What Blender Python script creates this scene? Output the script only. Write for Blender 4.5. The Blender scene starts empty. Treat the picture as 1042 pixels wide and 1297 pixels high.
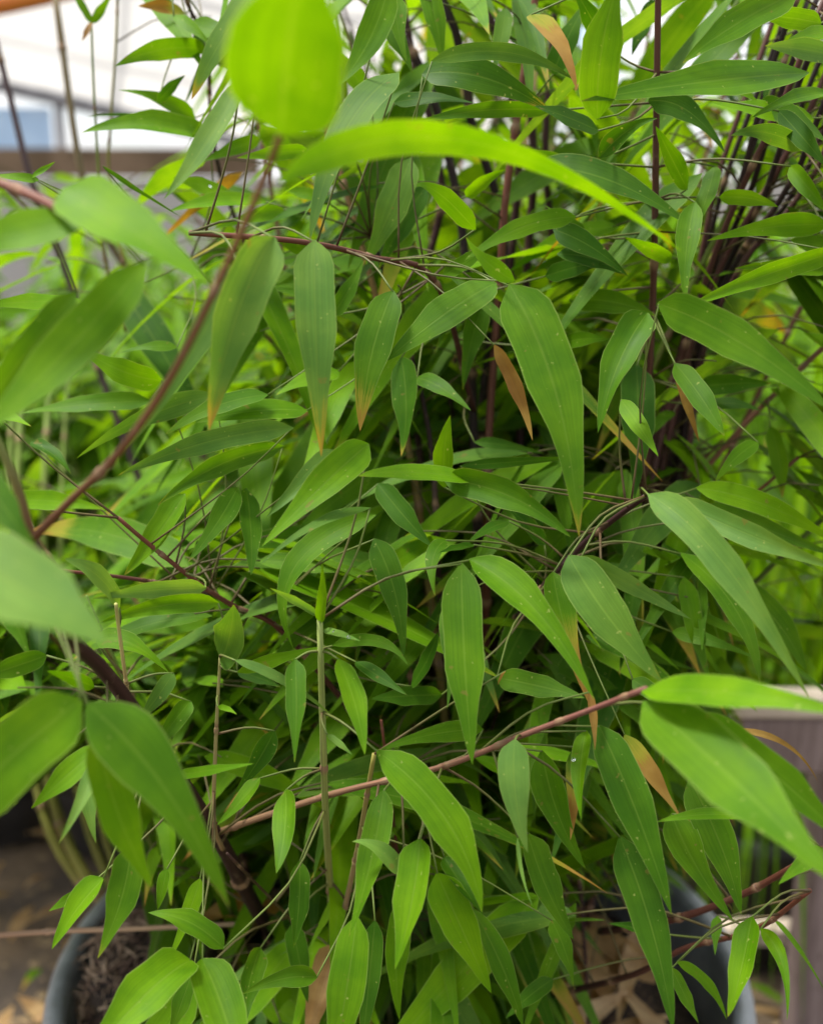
import bpy, math, random
from mathutils import Vector, Matrix, noise
R = math.radians
rnd = random.Random(7)
S = bpy.context.scene
col = S.collection

# ---------------------------------------------------------------- camera
F_PX = 1390.0; CX = 521.0; CY = 648.5; PITCH = R(15.0); CAMZ = 0.93
CAM = Vector((0, 0, CAMZ))
FW = Vector((0, math.cos(PITCH), -math.sin(PITCH)))
UP = Vector((0, math.sin(PITCH), math.cos(PITCH)))
RT = Vector((1, 0, 0))
cd = bpy.data.cameras.new('camera'); cam = bpy.data.objects.new('camera', cd); col.objects.link(cam)
cam.location = CAM; cam.rotation_euler = (R(90) - PITCH, 0, 0)
cd.sensor_fit = 'VERTICAL'; cd.sensor_height = 36.0; cd.sensor_width = 36.0
cd.lens = 36.0 * F_PX / 1297.0
cd.clip_start = 0.02; cd.clip_end = 500
cd.dof.use_dof = True; cd.dof.focus_distance = 0.455; cd.dof.aperture_fstop = 6.6
S.camera = cam

# ---------------------------------------------------------------- sky and sun
w = bpy.data.worlds.new('World'); S.world = w; w.use_nodes = True
nt = w.node_tree; nt.nodes.clear()
SUN_EL, SUN_AZ = R(66), R(-75)          # azimuth from +Y, towards -X: high and to the left
def N(nt, t, **k):
    n = nt.nodes.new(t)
    for a, b in k.items(): setattr(n, a, b)
    return n
def L(nt, a, b): nt.links.new(a, b)
out = N(nt, 'ShaderNodeOutputWorld'); bg = N(nt, 'ShaderNodeBackground')
sky = N(nt, 'ShaderNodeTexSky', sky_type='NISHITA'); sky.sun_disc = False
sky.sun_elevation = SUN_EL; sky.sun_rotation = SUN_AZ; sky.air_density = 1.0; sky.dust_density = 1.5
tc = N(nt, 'ShaderNodeTexCoord')
nz = N(nt, 'ShaderNodeTexNoise'); nz.inputs['Scale'].default_value = 4.0; nz.inputs['Detail'].default_value = 5
rp = N(nt, 'ShaderNodeValToRGB'); rp.color_ramp.elements[0].position = 0.36; rp.color_ramp.elements[1].position = 0.5
mx = N(nt, 'ShaderNodeMixRGB'); sx_ = N(nt, 'ShaderNodeSeparateXYZ'); L(nt, tc.outputs['Generated'], sx_.inputs[0])
mr = N(nt, 'ShaderNodeMapRange'); mr.inputs['From Min'].default_value = 0; mr.inputs['From Max'].default_value = 1
mr.inputs['To Min'].default_value = 5.0; mr.inputs['To Max'].default_value = 15.5; L(nt, sx_.outputs[2], mr.inputs['Value'])
L(nt, mr.outputs[0], mx.inputs['Color2'])
L(nt, tc.outputs['Generated'], nz.inputs['Vector']); L(nt, nz.outputs['Fac'], rp.inputs['Fac'])
L(nt, rp.outputs['Color'], mx.inputs['Fac']); L(nt, sky.outputs['Color'], mx.inputs['Color1'])
L(nt, mx.outputs['Color'], bg.inputs['Color']); bg.inputs['Strength'].default_value = 0.055
L(nt, bg.outputs['Background'], out.inputs['Surface'])
sd = bpy.data.lights.new('sun', 'SUN'); sd.energy = 2.6; sd.angle = R(12); sd.color = (1, 0.96, 0.88)
so = bpy.data.objects.new('sun', sd); col.objects.link(so)
sdir = Vector((math.sin(SUN_AZ) * math.cos(SUN_EL), math.cos(SUN_AZ) * math.cos(SUN_EL), math.sin(SUN_EL)))
so.rotation_euler = sdir.to_track_quat('Z', 'Y').to_euler(); so.location = (0, 0, 6)
S.view_settings.view_transform = 'Standard'; S.view_settings.look = 'None'
S.view_settings.exposure = 1.98; S.view_settings.gamma = 1.0
S.cycles.max_bounces = 7; S.cycles.diffuse_bounces = 3; S.cycles.glossy_bounces = 2; S.cycles.transmission_bounces = 5

# ---------------------------------------------------------------- helpers
def P(px, py, d):                       # pixel + distance along the lens axis -> place
    return CAM + d * (FW + RT * ((px - CX) / F_PX) + UP * ((CY - py) / F_PX))
def on_plane(px, py, z):
    v = FW + RT * ((px - CX) / F_PX) + UP * ((CY - py) / F_PX)
    return CAM + v * ((z - CAMZ) / v.z)
def at_y(px, py, y):
    v = FW + RT * ((px - CX) / F_PX) + UP * ((CY - py) / F_PX)
    return CAM + v * (y / v.y)
def proj(p):
    v = p - CAM; d = v.dot(FW)
    if d < 0.02: return (-9999, -9999, d)
    return (CX + F_PX * v.dot(RT) / d, CY - F_PX * v.dot(UP) / d, d)

class MB:
    def __init__(s): s.v = []; s.f = []; s.c = []; s.uv = []      # colour per vertex, uv per vertex
    def add(s, v, f, c, uv=None):
        o = len(s.v); s.v += [tuple(p) for p in v]; s.f += [tuple(i + o for i in q) for q in f]
        s.c += c if isinstance(c, list) else [c] * len(v)
        s.uv += uv if uv else [(0, 0)] * len(v)
    def build(s, name, mat, parent=None, smooth=True, origin=None):
        me = bpy.data.meshes.new(name)
        vs = s.v if origin is None else [(p[0]-origin[0], p[1]-origin[1], p[2]-origin[2]) for p in s.v]
        me.from_pydata(vs, [], s.f)
        ca = me.color_attributes.new('tone', 'FLOAT_COLOR', 'POINT')
        ca.data.foreach_set('color', [x for c in s.c for x in c])
        ul = me.uv_layers.new(name='UVMap')
        li = [0] * len(me.loops); me.loops.foreach_get('vertex_index', li)
        ul.data.foreach_set('uv', [x for i in li for x in s.uv[i]])
        me.materials.append(mat)
        if smooth: me.polygons.foreach_set('use_smooth', [True] * len(me.polygons))
        o = bpy.data.objects.new(name, me); col.objects.link(o)
        if origin is not None: o.location = origin
        if parent is not None: o.parent = parent; o.matrix_parent_inverse = Matrix.Translation(-parent.location)
        return o
def tag(o, label=None, cat=None, group=None, kind=None):
    if label: o['label'] = label
    if cat: o['category'] = cat
    if group: o['group'] = group
    if kind: o['kind'] = kind
    return o
def empty(name, loc):
    o = bpy.data.objects.new(name, None); col.objects.link(o); o.location = loc; o.empty_display_size = 0.05
    return o
def box(mb, lo, hi, c=(1, 1, 1, 1), rot=None, bev=0.0):
    x0, y0, z0 = lo; x1, y1, z1 = hi; b = bev
    # eight corners cut by a small bevel
    V = []
    for (x, sx) in ((x0, 1), (x1, -1)):
        for (y, sy) in ((y0, 1), (y1, -1)):
            for (z, sz) in ((z0, 1), (z1, -1)):
                V += [Vector((x, y+sy*b, z+sz*b)), Vector((x+sx*b, y, z+sz*b)), Vector((x+sx*b, y+sy*b, z))]
    def i(a, bb, c, k): return (a*4+bb*2+c)*3+k
    Fc = [(i(0,0,0,0), i(0,0,1,0), i(0,1,1,0), i(0,1,0,0)), (i(1,0,0,0), i(1,1,0,0), i(1,1,1,0), i(1,0,1,0)),
          (i(0,0,0,1), i(1,0,0,1), i(1,0,1,1), i(0,0,1,1)), (i(0,1,0,1), i(0,1,1,1), i(1,1,1,1), i(1,1,0,1)),
          (i(0,0,0,2), i(0,1,0,2), i(1,1,0,2), i(1,0,0,2)), (i(0,0,1,2), i(1,0,1,2), i(1,1,1,2), i(0,1,1,2))]
    for a in (0, 1):
        for c_ in (0, 1):
            Fc.append((i(a,c_,0,0), i(a,c_,1,0), i(a,c_,1,1), i(a,c_,0,1)))
            Fc.append((i(a,0,c_,0), i(a,1,c_,0), i(a,1,c_,2), i(a,0,c_,2)))
            Fc.append((i(0,a,c_,1), i(1,a,c_,1), i(1,a,c_,2), i(0,a,c_,2)))
            for d_ in (0, 1): Fc.append((i(a,c_,d_,0), i(a,c_,d_,1), i(a,c_,d_,2)))
    if rot is not None: V = [rot @ v for v in V]
    mb.add(V, Fc, c)
def spline(pts, n):
    pts = [Vector(p) for p in pts]
    if len(pts) == 2: return [pts[0].lerp(pts[1], k / n) for k in range(n + 1)]
    q = [pts[0] * 2 - pts[1]] + pts + [pts[-1] * 2 - pts[-2]]
    res = []; m = len(pts) - 1
    for k in range(n + 1):
        s = k / n * m; i = min(int(s), m - 1); t = s - i
        a, b, c, d = q[i], q[i+1], q[i+2], q[i+3]
        res.append(0.5 * ((2*b) + (c-a)*t + (2*a-5*b+4*c-d)*t*t + (3*b-a-3*c+d)*t*t*t))
    return res
def tube(mb, pts, r0, r1, c0, c1=None, n=24, sides=8, node=0.0, nodec=None, cap=True):
    """a stem; node = spacing in metres of swollen rings"""
    c1 = c1 or c0
    ps = spline(pts, n)
    ln = [0.0]
    for k in range(1, len(ps)): ln.append(ln[-1] + (ps[k] - ps[k-1]).length)
    tot = ln[-1] or 1e-6
    st = [(k / n, 1.0, 0) for k in range(n + 1)]
    if node:
        a = node * 0.6
        while a < tot:
            t = a / tot; e = 0.0032 / tot
            st += [(t - 1.6*e, 1.0, 0), (t - .9*e, 1.28, 1), (t - 0.2*e, 1.35, 2), (t + .25*e, 1.05, 2), (t + 1.0*e, 1.12, 0.4)]
            a += node * rnd.uniform(.85, 1.15)
        st = sorted(x for x in st if 0 <= x[0] <= 1)
    def at(t):
        a = t * tot
        for k in range(1, len(ln)):
            if a <= ln[k] or k == len(ln) - 1:
                u = (a - ln[k-1]) / max(1e-9, ln[k] - ln[k-1]); return ps[k-1].lerp(ps[k], u), (ps[k] - ps[k-1]).normalized()
    V = []; Fc = []; C = []; U = []; nrm = None
    for j, (t, m, nd) in enumerate(st):
        p, tg = at(t)
        if nrm is None: nrm = tg.orthogonal().normalized()
        nrm = (nrm - tg * nrm.dot(tg)).normalized(); bn = tg.cross(nrm)
        r = (r0 + (r1 - r0) * t) * m
        cc = tuple(c0[i] + (c1[i] - c0[i]) * t for i in range(4))
        if nd and nodec: 
            kk = min(1, nd / 2); cc = tuple(cc[i] + (nodec[i] - cc[i]) * kk for i in range(4))
        for s in range(sides):
            an = 2 * math.pi * s / sides
            V.append(p + nrm * (math.cos(an) * r) + bn * (math.sin(an) * r)); C.append(cc); U.append((s / sides, t * tot * 10))
        if j:
            o = (j - 1) * sides
            for s in range(sides):
                s2 = (s + 1) % sides; Fc.append((o + s, o + s2, o + sides + s2, o + sides + s))
    if cap:
        Fc.append(tuple(range(sides))[::-1]); o = (len(st) - 1) * sides; Fc.append(tuple(range(o, o + sides)))
    mb.add(V, Fc, C, U)
    return ps

def leaf(mb, B, M, T, wid, tone, nrm, roll=0.0, twist=0.0, nl=13, fold=0.16, wav=0.04, prof=0, seed=None):
    """a lanceolate blade with petiole; B base, M a point it passes at half way, T tip"""
    sd_ = rnd.random() * 100 if seed is None else seed
    Cc = M * 2 - (B + T) * 0.5
    V = []; Fc = []; C = []; U = []
    us = (-1, -.55, 0, .55, 1)
    for k in range(nl + 1):
        t = k / nl
        t = t * 0.55 + 0.45 * (0.5 - 0.5 * math.cos(math.pi * t)) if nl > 8 else t
        p = B * (1-t)**2 + Cc * 2*t*(1-t) + T * t*t
        tg = ((Cc - B) * (1-t) + (T - Cc) * t).normalized()
        n = nrm - tg * nrm.dot(tg)
        if n.length < 1e-4: n = tg.orthogonal()
        n.normalize(); n = Matrix.Rotation(roll + twist * (t - .4), 3, tg) @ n
        s = tg.cross(n)
        if t < 0.025: ww = 0.035
        else:
            a0, b0_, e0 = ((.17, .48, 1.55), (.22, .36, 1.3), (.20, .56, 1.4))[prof]
            a = min(1.0, (t - 0.02) / a0); ww = (1 - (1 - a)**2.2) ** .7
            b = max(0.0, (t - b0_) / (1 - b0_))
            ww *= (1 - b ** e0) * (1 - .24*math.sin(math.pi*b))
            ww *= 1 + .03*math.sin(t*7 + sd_*3) + .025*math.sin(t*17 + sd_)
            ww = max(ww, 0.012 if t > .5 else 0.035)
        hw = wid * .5 * ww
        fo = fold * (1 - .5 * t)
        for u in us:
            e = wav * wid * math.sin(t * (9 + sd_ % 5) + sd_ + (1.3 if u > 0 else 0)) * abs(u) * ww
            z = hw * fo * (abs(u) ** 1.3) + e
            V.append(p + s * (u * hw) + n * z); C.append(tone); U.append((u * .5 + .5, t))
        if k:
            o = (k - 1) * 5
            for q in range(4): Fc.append((o + q, o + q + 1, o + q + 6, o + q + 5))
    mb.add(V, Fc, C, U)

# ---------------------------------------------------------------- materials
def newmat(name):
    m = bpy.data.materials.new(name); m.use_nodes = True; t = m.node_tree; t.nodes.clear()
    return m, t, N(t, 'ShaderNodeOutputMaterial')
def mth(t, op, a, b=None, clamp=False):
    n = N(t, 'ShaderNodeMath', operation=op); n.use_clamp = clamp
    for i, x in enumerate((a, b)):
        if x is None: continue
        if isinstance(x, (int, float)): n.inputs[i].default_value = x
        else: L(t, x, n.inputs[i])
    return n.outputs[0]
def mixc(t, f, a, b, bt='MIX'):
    n = N(t, 'ShaderNodeMixRGB', blend_type=bt)
    for i, x in zip(('Fac', 'Color1', 'Color2'), (f, a, b)):
        if isinstance(x, (int, float)): n.inputs[i].default_value = x
        elif isinstance(x, tuple): n.inputs[i].default_value = x if len(x) == 4 else x + (1,)
        else: L(t, x, n.inputs[i])
    return n.outputs[0]
def sstep(t, x, lo, hi):
    n = N(t, 'ShaderNodeMapRange', interpolation_type='SMOOTHSTEP')
    L(t, x, n.inputs['Value'])
    for k, v in (('From Min', lo), ('From Max', hi)):
        if isinstance(v, (int, float)): n.inputs[k].default_value = v
        else: L(t, v, n.inputs[k])
    return n.outputs['Result']

def leaf_material():
    m, t, o = newmat('bamboo_leaf')
    at = N(t, 'ShaderNodeAttribute', attribute_name='tone'); sp = N(t, 'ShaderNodeSeparateColor'); L(t, at.outputs['Color'], sp.inputs[0])
    br, tip, pale, dead = sp.outputs[0], sp.outputs[1], sp.outputs[2], at.outputs['Alpha']
    uv = N(t, 'ShaderNodeUVMap', uv_map='UVMap'); su = N(t, 'ShaderNodeSeparateXYZ'); L(t, uv.outputs[0], su.inputs[0])
    u, v = su.outputs[0], su.outputs[1]
    geo = N(t, 'ShaderNodeNewGeometry')
    # long veins
    mp = N(t, 'ShaderNodeMapping'); mp.inputs['Scale'].default_value = (34, 0.9, 1); L(t, uv.outputs[0], mp.inputs[0])
    cmb = N(t, 'ShaderNodeVectorMath', operation='ADD'); L(t, mp.outputs[0], cmb.inputs[0])
    sc = N(t, 'ShaderNodeVectorMath', operation='SCALE'); L(t, at.outputs['Color'], sc.inputs[0]); sc.inputs['Scale'].default_value = 73.0
    L(t, sc.outputs[0], cmb.inputs[1])
    ve = N(t, 'ShaderNodeTexNoise'); ve.inputs['Scale'].default_value = 1.0; ve.inputs['Detail'].default_value = 3; L(t, cmb.outputs[0], ve.inputs['Vector'])
    # blotches in place
    bl = N(t, 'ShaderNodeTexNoise'); bl.inputs['Scale'].default_value = 55; bl.inputs['Detail'].default_value = 4; L(t, geo.outputs['Position'], bl.inputs['Vector'])
    b2 = N(t, 'ShaderNodeTexNoise'); b2.inputs['Scale'].default_value = 420; b2.inputs['Detail'].default_value = 2; L(t, geo.outputs['Position'], b2.inputs['Vector'])
    c = mixc(t, br, (0.012, 0.061, 0.001), (0.104, 0.236, 0.0015))
    c = mixc(t, pale, c, (0.118, 0.218, 0.058))
    c = mixc(t, mth(t, 'MULTIPLY', geo.outputs['Backfacing'], 0.22), c, (0.11, 0.19, 0.04))
    vf = sstep(t, ve.outputs['Fac'], .3, .7)
    c = mixc(t, 0.44, c, mixc(t, vf, (0.72, 0.74, 0.66), (1.16, 1.13, 1.1)), 'MULTIPLY')
    bf = sstep(t, bl.outputs['Fac'], .3, .72)
    c = mixc(t, 0.75, c, mixc(t, bf, (0.66, 0.76, 0.70), (1.3, 1.16, 1.0)), 'MULTIPLY')
    cu = mth(t, 'ABSOLUTE', mth(t, 'SUBTRACT', u, 0.5))
    rib = mth(t, 'SUBTRACT', 1.0, sstep(t, cu, 0.012, 0.035))
    c = mixc(t, mth(t, 'MULTIPLY', rib, 0.2), c, (0.17, 0.26, 0.04))
    edge = sstep(t, cu, 0.47, 0.498)
    c = mixc(t, mth(t, 'MULTIPLY', edge, 0.42), c, (0.25, 0.32, 0.09))
    # fine yellow specks
    spk = sstep(t, b2.outputs['Fac'], .70, .76)
    c = mixc(t, mth(t, 'MULTIPLY', spk, 0.55), c, (0.28, 0.32, 0.09))
    b3 = N(t, 'ShaderNodeTexNoise'); b3.inputs['Scale'].default_value = 170; b3.inputs['Detail'].default_value = 3; L(t, geo.outputs['Position'], b3.inputs['Vector'])
    c = mixc(t, mth(t, 'MULTIPLY', sstep(t, b3.outputs['Fac'], .69, .74), 0.5), c, (0.16, 0.12, 0.03))
    # yellow then brown tips, ragged along the veins
    vv = mth(t, 'ADD', v, mth(t, 'MULTIPLY', mth(t, 'SUBTRACT', bl.outputs['Fac'], 0.5), 0.42))
    vv = mth(t, 'ADD', vv, mth(t, 'MULTIPLY', mth(t, 'SUBTRACT', ve.outputs['Fac'], 0.5), 0.50))
    vv = mth(t, 'ADD', vv, mth(t, 'MULTIPLY', cu, 0.12))
    lo = mth(t, 'SUBTRACT', 1.10, tip)
    ye = sstep(t, vv, mth(t, 'SUBTRACT', lo, mth(t, 'ADD', 0.05, mth(t, 'MULTIPLY', tip, 0.55))), mth(t, 'ADD', lo, 0.0))
    c = mixc(t, ye, c, (0.24, 0.22, 0.025))
    bn = sstep(t, vv, mth(t, 'SUBTRACT', lo, 0.02), mth(t, 'ADD', lo, 0.07))
    c = mixc(t, bn, c, mixc(t, bf, (0.20, 0.10, 0.018), (0.30, 0.19, 0.045)))
    dk = mixc(t, bf, (0.14, 0.07, 0.014), (0.30, 0.19, 0.05))
    dk = mixc(t, pale, dk, mixc(t, bf, (0.30, 0.19, 0.10), (0.48, 0.35, 0.21)))
    c = mixc(t, dead, c, mixc(t, .6, dk, mixc(t, vf, (.7, .7, .7), (1.2, 1.2, 1.2)), 'MULTIPLY'))
    ps = N(t, 'ShaderNodeBsdfPrincipled'); L(t, c, ps.inputs['Base Color'])
    rg = mth(t, 'ADD', 0.40, mth(t, 'MULTIPLY', bl.outputs['Fac'], 0.28)); L(t, rg, ps.inputs['Roughness'])
    ps.inputs['Specular IOR Level'].default_value = 0.10
    bp = N(t, 'ShaderNodeBump'); bp.inputs['Strength'].default_value = 0.16; bp.inputs['Distance'].default_value = 0.0006
    L(t, mth(t, 'ADD', ve.outputs['Fac'], mth(t, 'MULTIPLY', rib, -.5)), bp.inputs['Height']); L(t, bp.outputs[0], ps.inputs['Normal'])
    tr = N(t, 'ShaderNodeBsdfTranslucent')
    tcx = mixc(t, 1.0, c, (1.7, 1.5, 0.2), 'MULTIPLY'); L(t, tcx, tr.inputs['Color'])
    ms = N(t, 'ShaderNodeMixShader'); ms.inputs[0].default_value = 0.46
    L(t, ps.outputs[0], ms.inputs[1]); L(t, tr.outputs[0], ms.inputs[2]); L(t, ms.outputs[0], o.inputs['Surface'])
    return m
M_LEAF = leaf_material()

def stem_material(name, rough=0.55, streak=0.55):
    m, t, o = newmat(name)
    at = N(t, 'ShaderNodeAttribute', attribute_name='tone'); uv = N(t, 'ShaderNodeUVMap', uv_map='UVMap')
    mp = N(t, 'ShaderNodeMapping'); mp.inputs['Scale'].default_value = (9, 1.2, 1); L(t, uv.outputs[0], mp.inputs[0])
    n1 = N(t, 'ShaderNodeTexNoise'); n1.inputs['Scale'].default_value = 1.0; n1.inputs['Detail'].default_value = 5; L(t, mp.outputs[0], n1.inputs['Vector'])
    geo = N(t, 'ShaderNodeNewGeometry')
    n2 = N(t, 'ShaderNodeTexNoise'); n2.inputs['Scale'].default_value = 160; n2.inputs['Detail'].default_value = 3; L(t, geo.outputs['Position'], n2.inputs['Vector'])
    c = mixc(t, streak, at.outputs['Color'], mixc(t, sstep(t, n1.outputs['Fac'], .3, .7), (.5, .5, .5), (1.5, 1.4, 1.25)), 'MULTIPLY')
    c = mixc(t, mth(t, 'MULTIPLY', sstep(t, n2.outputs['Fac'], .58, .75), .16), c, (.25, .18, .12))
    ps = N(t, 'ShaderNodeBsdfPrincipled'); L(t, c, ps.inputs['Base Color']); ps.inputs['Roughness'].default_value = rough; ps.inputs['Specular IOR Level'].default_value = .2
    bp = N(t, 'ShaderNodeBump'); bp.inputs['Strength'].default_value = .25; bp.inputs['Distance'].default_value = .0005
    L(t, n1.outputs['Fac'], bp.inputs['Height']); L(t, bp.outputs[0], ps.inputs['Normal'])
    L(t, ps.outputs[0], o.inputs['Surface']); return m
M_STEM = stem_material('bamboo_stem'); M_DRY = stem_material('dry_fibre', .8, .7)

def rough_material(name, c1, c2, c3=None, scale=20, rough=.9, bump=.4, dist=.01, stretch=(1, 1, 1)):
    m, t, o = newmat(name)
    geo = N(t, 'ShaderNodeNewGeometry'); mp = N(t, 'ShaderNodeMapping'); mp.inputs['Scale'].default_value = stretch
    L(t, geo.outputs['Position'], mp.inputs[0])
    a = N(t, 'ShaderNodeTexNoise'); a.inputs['Scale'].default_value = scale; a.inputs['Detail'].default_value = 6; L(t, mp.outputs[0], a.inputs['Vector'])
    b = N(t, 'ShaderNodeTexNoise'); b.inputs['Scale'].default_value = scale * 5; b.inputs['Detail'].default_value = 4; L(t, mp.outputs[0], b.inputs['Vector'])
    c = mixc(t, sstep(t, a.outputs['Fac'], .35, .65), c1, c2)
    if c3: c = mixc(t, sstep(t, b.outputs['Fac'], .58, .68), c, c3)
    ps = N(t, 'ShaderNodeBsdfPrincipled'); L(t, c, ps.inputs['Base Color']); ps.inputs['Roughness'].default_value = rough
    bp = N(t, 'ShaderNodeBump'); bp.inputs['Strength'].default_value = bump; bp.inputs['Distance'].default_value = dist
    L(t, mth(t, 'ADD', a.outputs['Fac'], mth(t, 'MULTIPLY', b.outputs['Fac'], .6)), bp.inputs['Height']); L(t, bp.outputs[0], ps.inputs['Normal'])
    L(t, ps.outputs[0], o.inputs['Surface']); return m
M_SOIL = rough_material('potting_soil', (.012, .008, .006), (.045, .028, .018), (.12, .075, .04), 60, .95, .8, .006)
M_GROUND = rough_material('earth_floor', (.036, .025, .016), (.105, .070, .037), (.20, .14, .07), 9, .95, .6, .02)
M_POT = rough_material('grey_plastic', (.13, .14, .15), (.20, .215, .23), (.14, .145, .15), 30, .42, .12, .002)
M_WOOD = rough_material('weathered_wood', (.135, .095, .088), (.21, .155, .145), (.10, .07, .062), 14, .85, .4, .004, (6, 1, .5))
M_BEAM = rough_material('brown_beam', (.10, .065, .035), (.17, .115, .07), None, 5, .85, .3, .01)
M_CREAM = rough_material('pale_board', (.38, .31, .24), (.48, .40, .32), (.28, .22, .16), 12, .8, .3, .004)
M_METAL = rough_material('grey_rail', (.16, .16, .175), (.23, .23, .25), None, 6, .5, .1, .004)
M_ORANGE = rough_material('orange_paint', (.50, .13, .02), (.62, .19, .035), None, 8, .5, .1, .004)
M_BLUE = rough_material('sky_blue', (.34, .50, .72), (.46, .62, .82), None, 3, .5, .1, .01)
M_TERRA = rough_material('dark_nursery_pot', (.02, .02, .02), (.04, .04, .042), None, 20, .5, .1, .002)
def sheet_material():
    m, t, o = newmat('greenhouse_film')
    geo = N(t, 'ShaderNodeNewGeometry')
    a = N(t, 'ShaderNodeTexNoise'); a.inputs['Scale'].default_value = 1.3; a.inputs['Detail'].default_value = 4; L(t, geo.outputs['Position'], a.inputs['Vector'])
    c = mixc(t, a.outputs['Fac'], (.46, .452, .44), (.54, .53, .515))
    d = N(t, 'ShaderNodeBsdfDiffuse'); L(t, c, d.inputs['Color']); tr = N(t, 'ShaderNodeBsdfTranslucent'); L(t, c, tr.inputs['Color'])
    ms = N(t, 'ShaderNodeMixShader'); ms.inputs[0].default_value = .55; L(t, d.outputs[0], ms.inputs[1]); L(t, tr.outputs[0], ms.inputs[2])
    L(t, ms.outputs[0], o.inputs['Surface']); return m
M_SHEET = sheet_material()
def water_material():
    m, t, o = newmat('water'); ps = N(t, 'ShaderNodeBsdfPrincipled')
    ps.inputs['Base Color'].default_value = (.95, 1, .97, 1); ps.inputs['Roughness'].default_value = .03
    ps.inputs['Transmission Weight'].default_value = 1; ps.inputs['IOR'].default_value = 1.33
    L(t, ps.outputs[0], o.inputs['Surface']); return m
M_WATER = water_material()

# ---------------------------------------------------------------- ground
g = MB(); n = 48; E = 14.0
for j in range(n + 1):
    for i in range(n + 1):
        x = -E + 2*E*i/n; y = -3 + 20*j/n
        g.v.append((x, y, 0.012 * noise.noise((x*1.7, y*1.7, 0)) - .012)); g.c.append((1, 1, 1, 1)); g.uv.append((0, 0))
for j in range(n):
    for i in range(n): a = j*(n+1)+i; g.f.append((a, a+1, a+n+2, a+n+1))
tag(g.build('ground', M_GROUND), 'brown bare earth floor with leaf litter around the pot', 'ground', kind='structure')

# ---------------------------------------------------------------- pot, soil
POT = Vector((-0.008, 0.665, 0)); RIM = .430; PR = .240
def lathe(mb, prof, c, seg=72, centre=POT):
    V = []; Fc = []
    for (r, z) in prof:
        for s in range(seg):
            a = 2*math.pi*s/seg; V.append((centre.x + r*math.cos(a), centre.y + r*math.sin(a), z))
    for k in range(len(prof)-1):
        for s in range(seg):
            s2 = (s+1) % seg; Fc.append((k*seg+s, k*seg+s2, (k+1)*seg+s2, (k+1)*seg+s))
    mb.add(V, Fc, c)
pot = empty('plant_pot', (POT.x, POT.y, 0))
tag(pot, 'large dark grey plastic pot with a rolled rim holding the bamboo', 'pot')
b = MB(); lathe(b, [(.0, .004), (.17, .004), (.176, .01), (.222, RIM-.045), (.2245, RIM-.040), (.2245, RIM-.006)], (1, 1, 1, 1)); b.build('body', M_POT, pot)
b = MB(); lathe(b, [(.2255, RIM-.030), (.236, RIM-.031), (.240, RIM-.027), (.241, RIM-.010), (.2395, RIM-.003), (.235, RIM), (.230, RIM+.0005), (.2262, RIM-.002), (.2245, RIM-.006)], (1, 1, 1, 1)); b.build('rim', M_POT, pot)
b = MB(); lathe(b, [(.2243, RIM-.0065), (.2225, RIM-.012), (.216, RIM-.06), (.205, RIM-.2)], (1, 1, 1, 1)); b.build('inner_wall', M_POT, pot)
SOILZ = .380
b = MB(); V = []; Fc = []; rings = 26; seg = 72
for k in range(rings+1):
    r = .2155*k/rings
    for s in range(seg):
        a = 2*math.pi*s/seg; x = POT.x+r*math.cos(a); y = POT.y+r*math.sin(a)
        z = SOILZ + .010*noise.noise((x*22, y*22, 1)) + .006*noise.noise((x*70, y*70, 3)) - .012*(k/rings)**4
        V.append((x, y, z))
for k in range(rings):
    for s in range(seg): s2 = (s+1) % seg; Fc.append((k*seg+s, k*seg+s2, (k+1)*seg+s2, (k+1)*seg+s))
b.add(V, Fc, (1, 1, 1, 1))
tag(b.build('soil', M_SOIL), 'dark damp potting soil inside the grey pot', 'soil', kind='stuff')

# ---------------------------------------------------------------- greenhouse behind
gh = empty('greenhouse', (0, 8, 0))
tag(gh, 'pale plastic film greenhouse with grey rails and a brown timber side board', 'greenhouse')
Y0 = 8.0
def film(x0, x1, za, zb, ya, yb, nx, ny, amp):
    mb = MB(); V = []; Fc = []
    for j in range(ny+1):
        for i in range(nx+1):
            s = i/nx; q = j/ny; x = x0+(x1-x0)*s
            V.append((x, ya+(yb-ya)*q + amp*noise.noise((x*1.1, q*3, 5)), za+(zb-za)*q - (0.0 if ny == 1 else .05*math.sin(math.pi*q)) + EAVE*(x-x0)*0))
    for j in range(ny):
        for i in range(nx): a = j*(nx+1)+i; Fc.append((a, a+1, a+nx+2, a+nx+1))
    mb.add(V, Fc, (1, 1, 1, 1)); return mb
EAVE = 0
el = at_y(0, 102, Y0); er = at_y(215, 152, Y0)          # the sloping eave rail
slope = (er.z-el.z)/(er.x-el.x)
def eave_z(x): return max(el.z + slope*(x-el.x), at_y(0, 190, Y0).z)
def sheet(x0, x1, ztop, yt):
    mb = MB(); V = []; Fc = []; nx, ny = 24, 10
    for j in range(ny+1):
        for i in range(nx+1):
            x = x0+(x1-x0)*i/nx; q = j/ny
            V.append((x, Y0+(yt-Y0)*q + .05*noise.noise((x*1.1, q*3, 5)), eave_z(x)*(1-q)+ztop*q - .06*math.sin(math.pi*q)*abs(math.sin(x*2.2))))
    for j in range(ny):
        for i in range(nx): a = j*(nx+1)+i; Fc.append((a, a+1, a+nx+2, a+nx+1))
    mb.add(V, Fc, (1, 1, 1, 1)); return mb
xs = [-5.2, -3.1, -1.0, 0.9]
for a, c_ in zip(xs[:-1], xs[1:]): sheet(a, c_-.004, 3.9, 5.6).build('film_panel', M_SHEET, gh)
sheet(2.35, 5.5, 3.9, 5.6).build('film_panel', M_SHEET, gh)
b = MB(); tube(b, [Vector((x, Y0+.02, eave_z(x)-.03)) for x in (-5.2, -3.6, -2.4, -1.2, -.6, .9)], .05, .05, (1, 1, 1, 1), n=20, sides=10); b.build('eave_rail', M_METAL, gh)
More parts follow.
